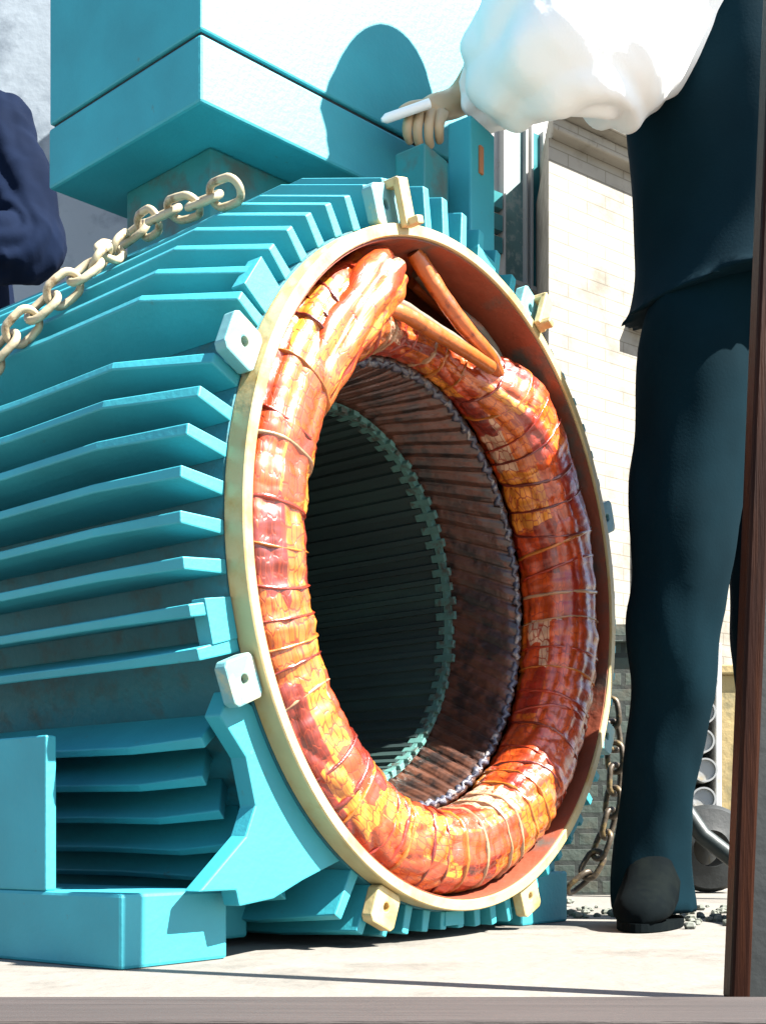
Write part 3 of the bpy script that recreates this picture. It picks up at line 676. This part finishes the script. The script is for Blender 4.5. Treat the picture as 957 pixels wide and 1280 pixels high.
# building with teal windows left of it
wb = tag(empty('window_building', (.773, 5.6, 0), math.atan2(bd.y, bd.x)), 'white building with tall teal windows seen between the motor and the stone building', 'building')
m = MB(); m.box((-.1, .8, 2.5), (2.2, 1.6, 5.0)); m.build('wall', M_white, wb)
for xw, mt, wd in ((-.235, M_slate, .12), (-.10, M_glass, .06), (-.012, M_glass, .045)):  # last narrow pane is a shaded wall return painted as teal glass
    m = MB(); m.box((xw, -.006, 3.03), (wd, .02, .72)); wn = m.build('window_and_shade', mt, wb)
    for sx in (-1, 1):
        m = MB(); m.box((xw+sx*(wd/2+.006), -.02, 3.03), (.010, .04, .74)); m.build('window_frame', M_white, wn)
    m = MB(); m.box((xw, -.022, 2.655), (wd+.03, .05, .02)); m.build('window_sill', M_white, wn)
for zz in (2.80, 2.90, 3.0):
    m = MB(); m.box((-.37, -.02, zz), (.11, .04, .07)); m.build('shutter_slat', M_glass, wb)
# pale plaster building on the left
pb_ = tag(empty('plaster_building', (-2.2, 6.6, 0)), 'pale cracked plaster building behind the person at far left', 'building')
m = MB(); m.box((.1, 1, 2.6), (3.6, 2, 5.2)); m.build('wall', M_plaster, pb_)
m = MB(); m.box((.1, -.02, 1.75), (3.7, .06, .05)); m.build('ledge', M_plaster, pb_, bevel=.01)
# dark green brick pier and cream wall behind right side
m = MB(); m.box((0, 0, .30), (.40, .3, .60)); m.box((0, 0, .62), (.44, .34, .04))
o = m.build('brick_pier', M_greenbrick, None, uvfn=uvw); o.location = (.46, 3.0, 0); tag(o, 'dark green brick pier on the ground behind the right side of the motor', 'pier')
m = MB(); m.box((0, 0, .33), (1.2, .12, .66)); m.box((0, 0, .675), (1.24, .16, .03))
o = m.build('cream_wall', M_plastery, None, bevel=.005); o.location = (1.35, 3.9, 0); tag(o, 'low stained cream wall behind the legs on the right', 'wall')
# stacked pipes with white ends
base = None
for k in range(6):
    m = MB(); R = []
    for r, y in ((.030, 0), (.030, .9), (.024, .9), (.024, .012), (.0, .012)): pass
    m = MB(); m.revolve([(.031, 0), (.031, .8), (.0, .8), (.0, .006), (.026, .006), (.0265, 0)], 28, 0)
    if base is None: o = base = m.build('pipe', M_pipe, None, True)
    else: o = base.copy(); sc.collection.objects.link(o)
    o.location = (.815+.004*math.sin(k*2.1), 3.05, .235+.074*k); o.rotation_euler = (0, 0, -.12)
    tag(o, ['lowest white pipe end', 'second lowest white pipe end', 'third white pipe end from the bottom', 'fourth white pipe end from the bottom', 'second highest white pipe end', 'topmost white pipe end'][k]+' in the stack behind the legs', 'pipe', 'white pipes stacked behind the person on the right')
m = MB(); m.box((-.047, .25, .32), (.016, .5, .64)); m.box((.047, .25, .32), (.016, .5, .64)); m.box((0, .25, .19), (.078, .5, .016))
o = m.build('pipe_rack', M_pipe, None, bevel=.002); o.location = (.82, 3.10, 0); tag(o, 'narrow pale upright rack holding the stacked white pipes', 'rack')
m = MB(); m.tube([(.955, 3.0, 1.10), (.94, 2.98, .7), (.90, 2.95, .53)], .011, 10); tag(m.build('rusty_rod', M_rust, None, True), 'thin rusty brown rod standing beside the stacked white pipes', 'rod')
m = MB(); m.tube([(.60, 2.75, .33), (.72, 2.70, .14), (.84, 2.62, .03)], .020, 12); tag(m.build('steel_bar', M_steelblk, None, True), 'dark steel bar leaning down to the ground beside the legs', 'bar')
m = MB(); R = []
m.revolve([(.045, 0), (.06, .005), (.098, .012), (.108, .03), (.108, .07), (.098, .088), (.06, .095), (.045, .1)], 40, .11); o = m.build('rubber_tyre', M_black, None, True); o.location = (.80, 2.92, 0); tag(o, 'small black rubber tyre standing below the stacked pipes', 'tyre')
# pebbles and rubble round the shoes
m = MB()
for k in range(420):
    x = random.gauss(.55, .28); y = random.gauss(2.0, .16); r = random.uniform(.003, .011)
    if x < .36 and y < 1.95: continue
    Q = []
    for i in range(5):
        v = PI*i/4; Q.append([(x+r*math.sin(v)*math.cos(t)*random.uniform(.7, 1.2), y+r*math.sin(v)*math.sin(t)*random.uniform(.7, 1.2), r*.45+r*.7*math.cos(v)) for t in [2*PI*q/6 for q in range(6)]])
    m.rings(Q)
tag(m.build('pebbles', mat('pebble_stone', (.11, .12, .10), .9, var=.4, var_scale=30), None), 'scattered small pebbles round the shoes', 'pebbles', kind='stuff')
# picture frame side rebuilt as an upright, its lower border as a ground strip
m = MB(); Pp = []
for z in (0.0, .3, .6, .88):
    lean = .040*z; Pp.append([(-.0075+lean, -.012, z), (.009+lean, -.012, z), (.009+lean, .012, z), (-.0075+lean, .012, z)])
m.rings(Pp); o = m.build('picture_frame_side', M_wood, None, bevel=.003); o.location = (.2905, .99, 0)
tag(o, 'dark brown varnished picture frame side rebuilt as an upright at the right edge', 'picture frame')
m = MB(); m.rings([[(.0093+.04*z, -.008, z), (.0095+.04*z+.026*(1-z/.8), -.008, z), (.0095+.04*z+.026*(1-z/.8), .008, z), (.0093+.04*z, .008, z)] for z in (0, .4, .78)]); m.build('frame_glass_strip', M_black, o)  # black strip added for the dark glass beside the picture frame
m = MB(); m.box((0, 0, .006), (1.8, .12, .012)); o = m.build('frame_border_strip', M_border, None, bevel=.002); o.location = (-.1, .853, 0)  # flat strip added in place of the picture frame's lower border
tag(o, 'grey brown lower border of a picture frame laid as a strip on the ground', 'plank')
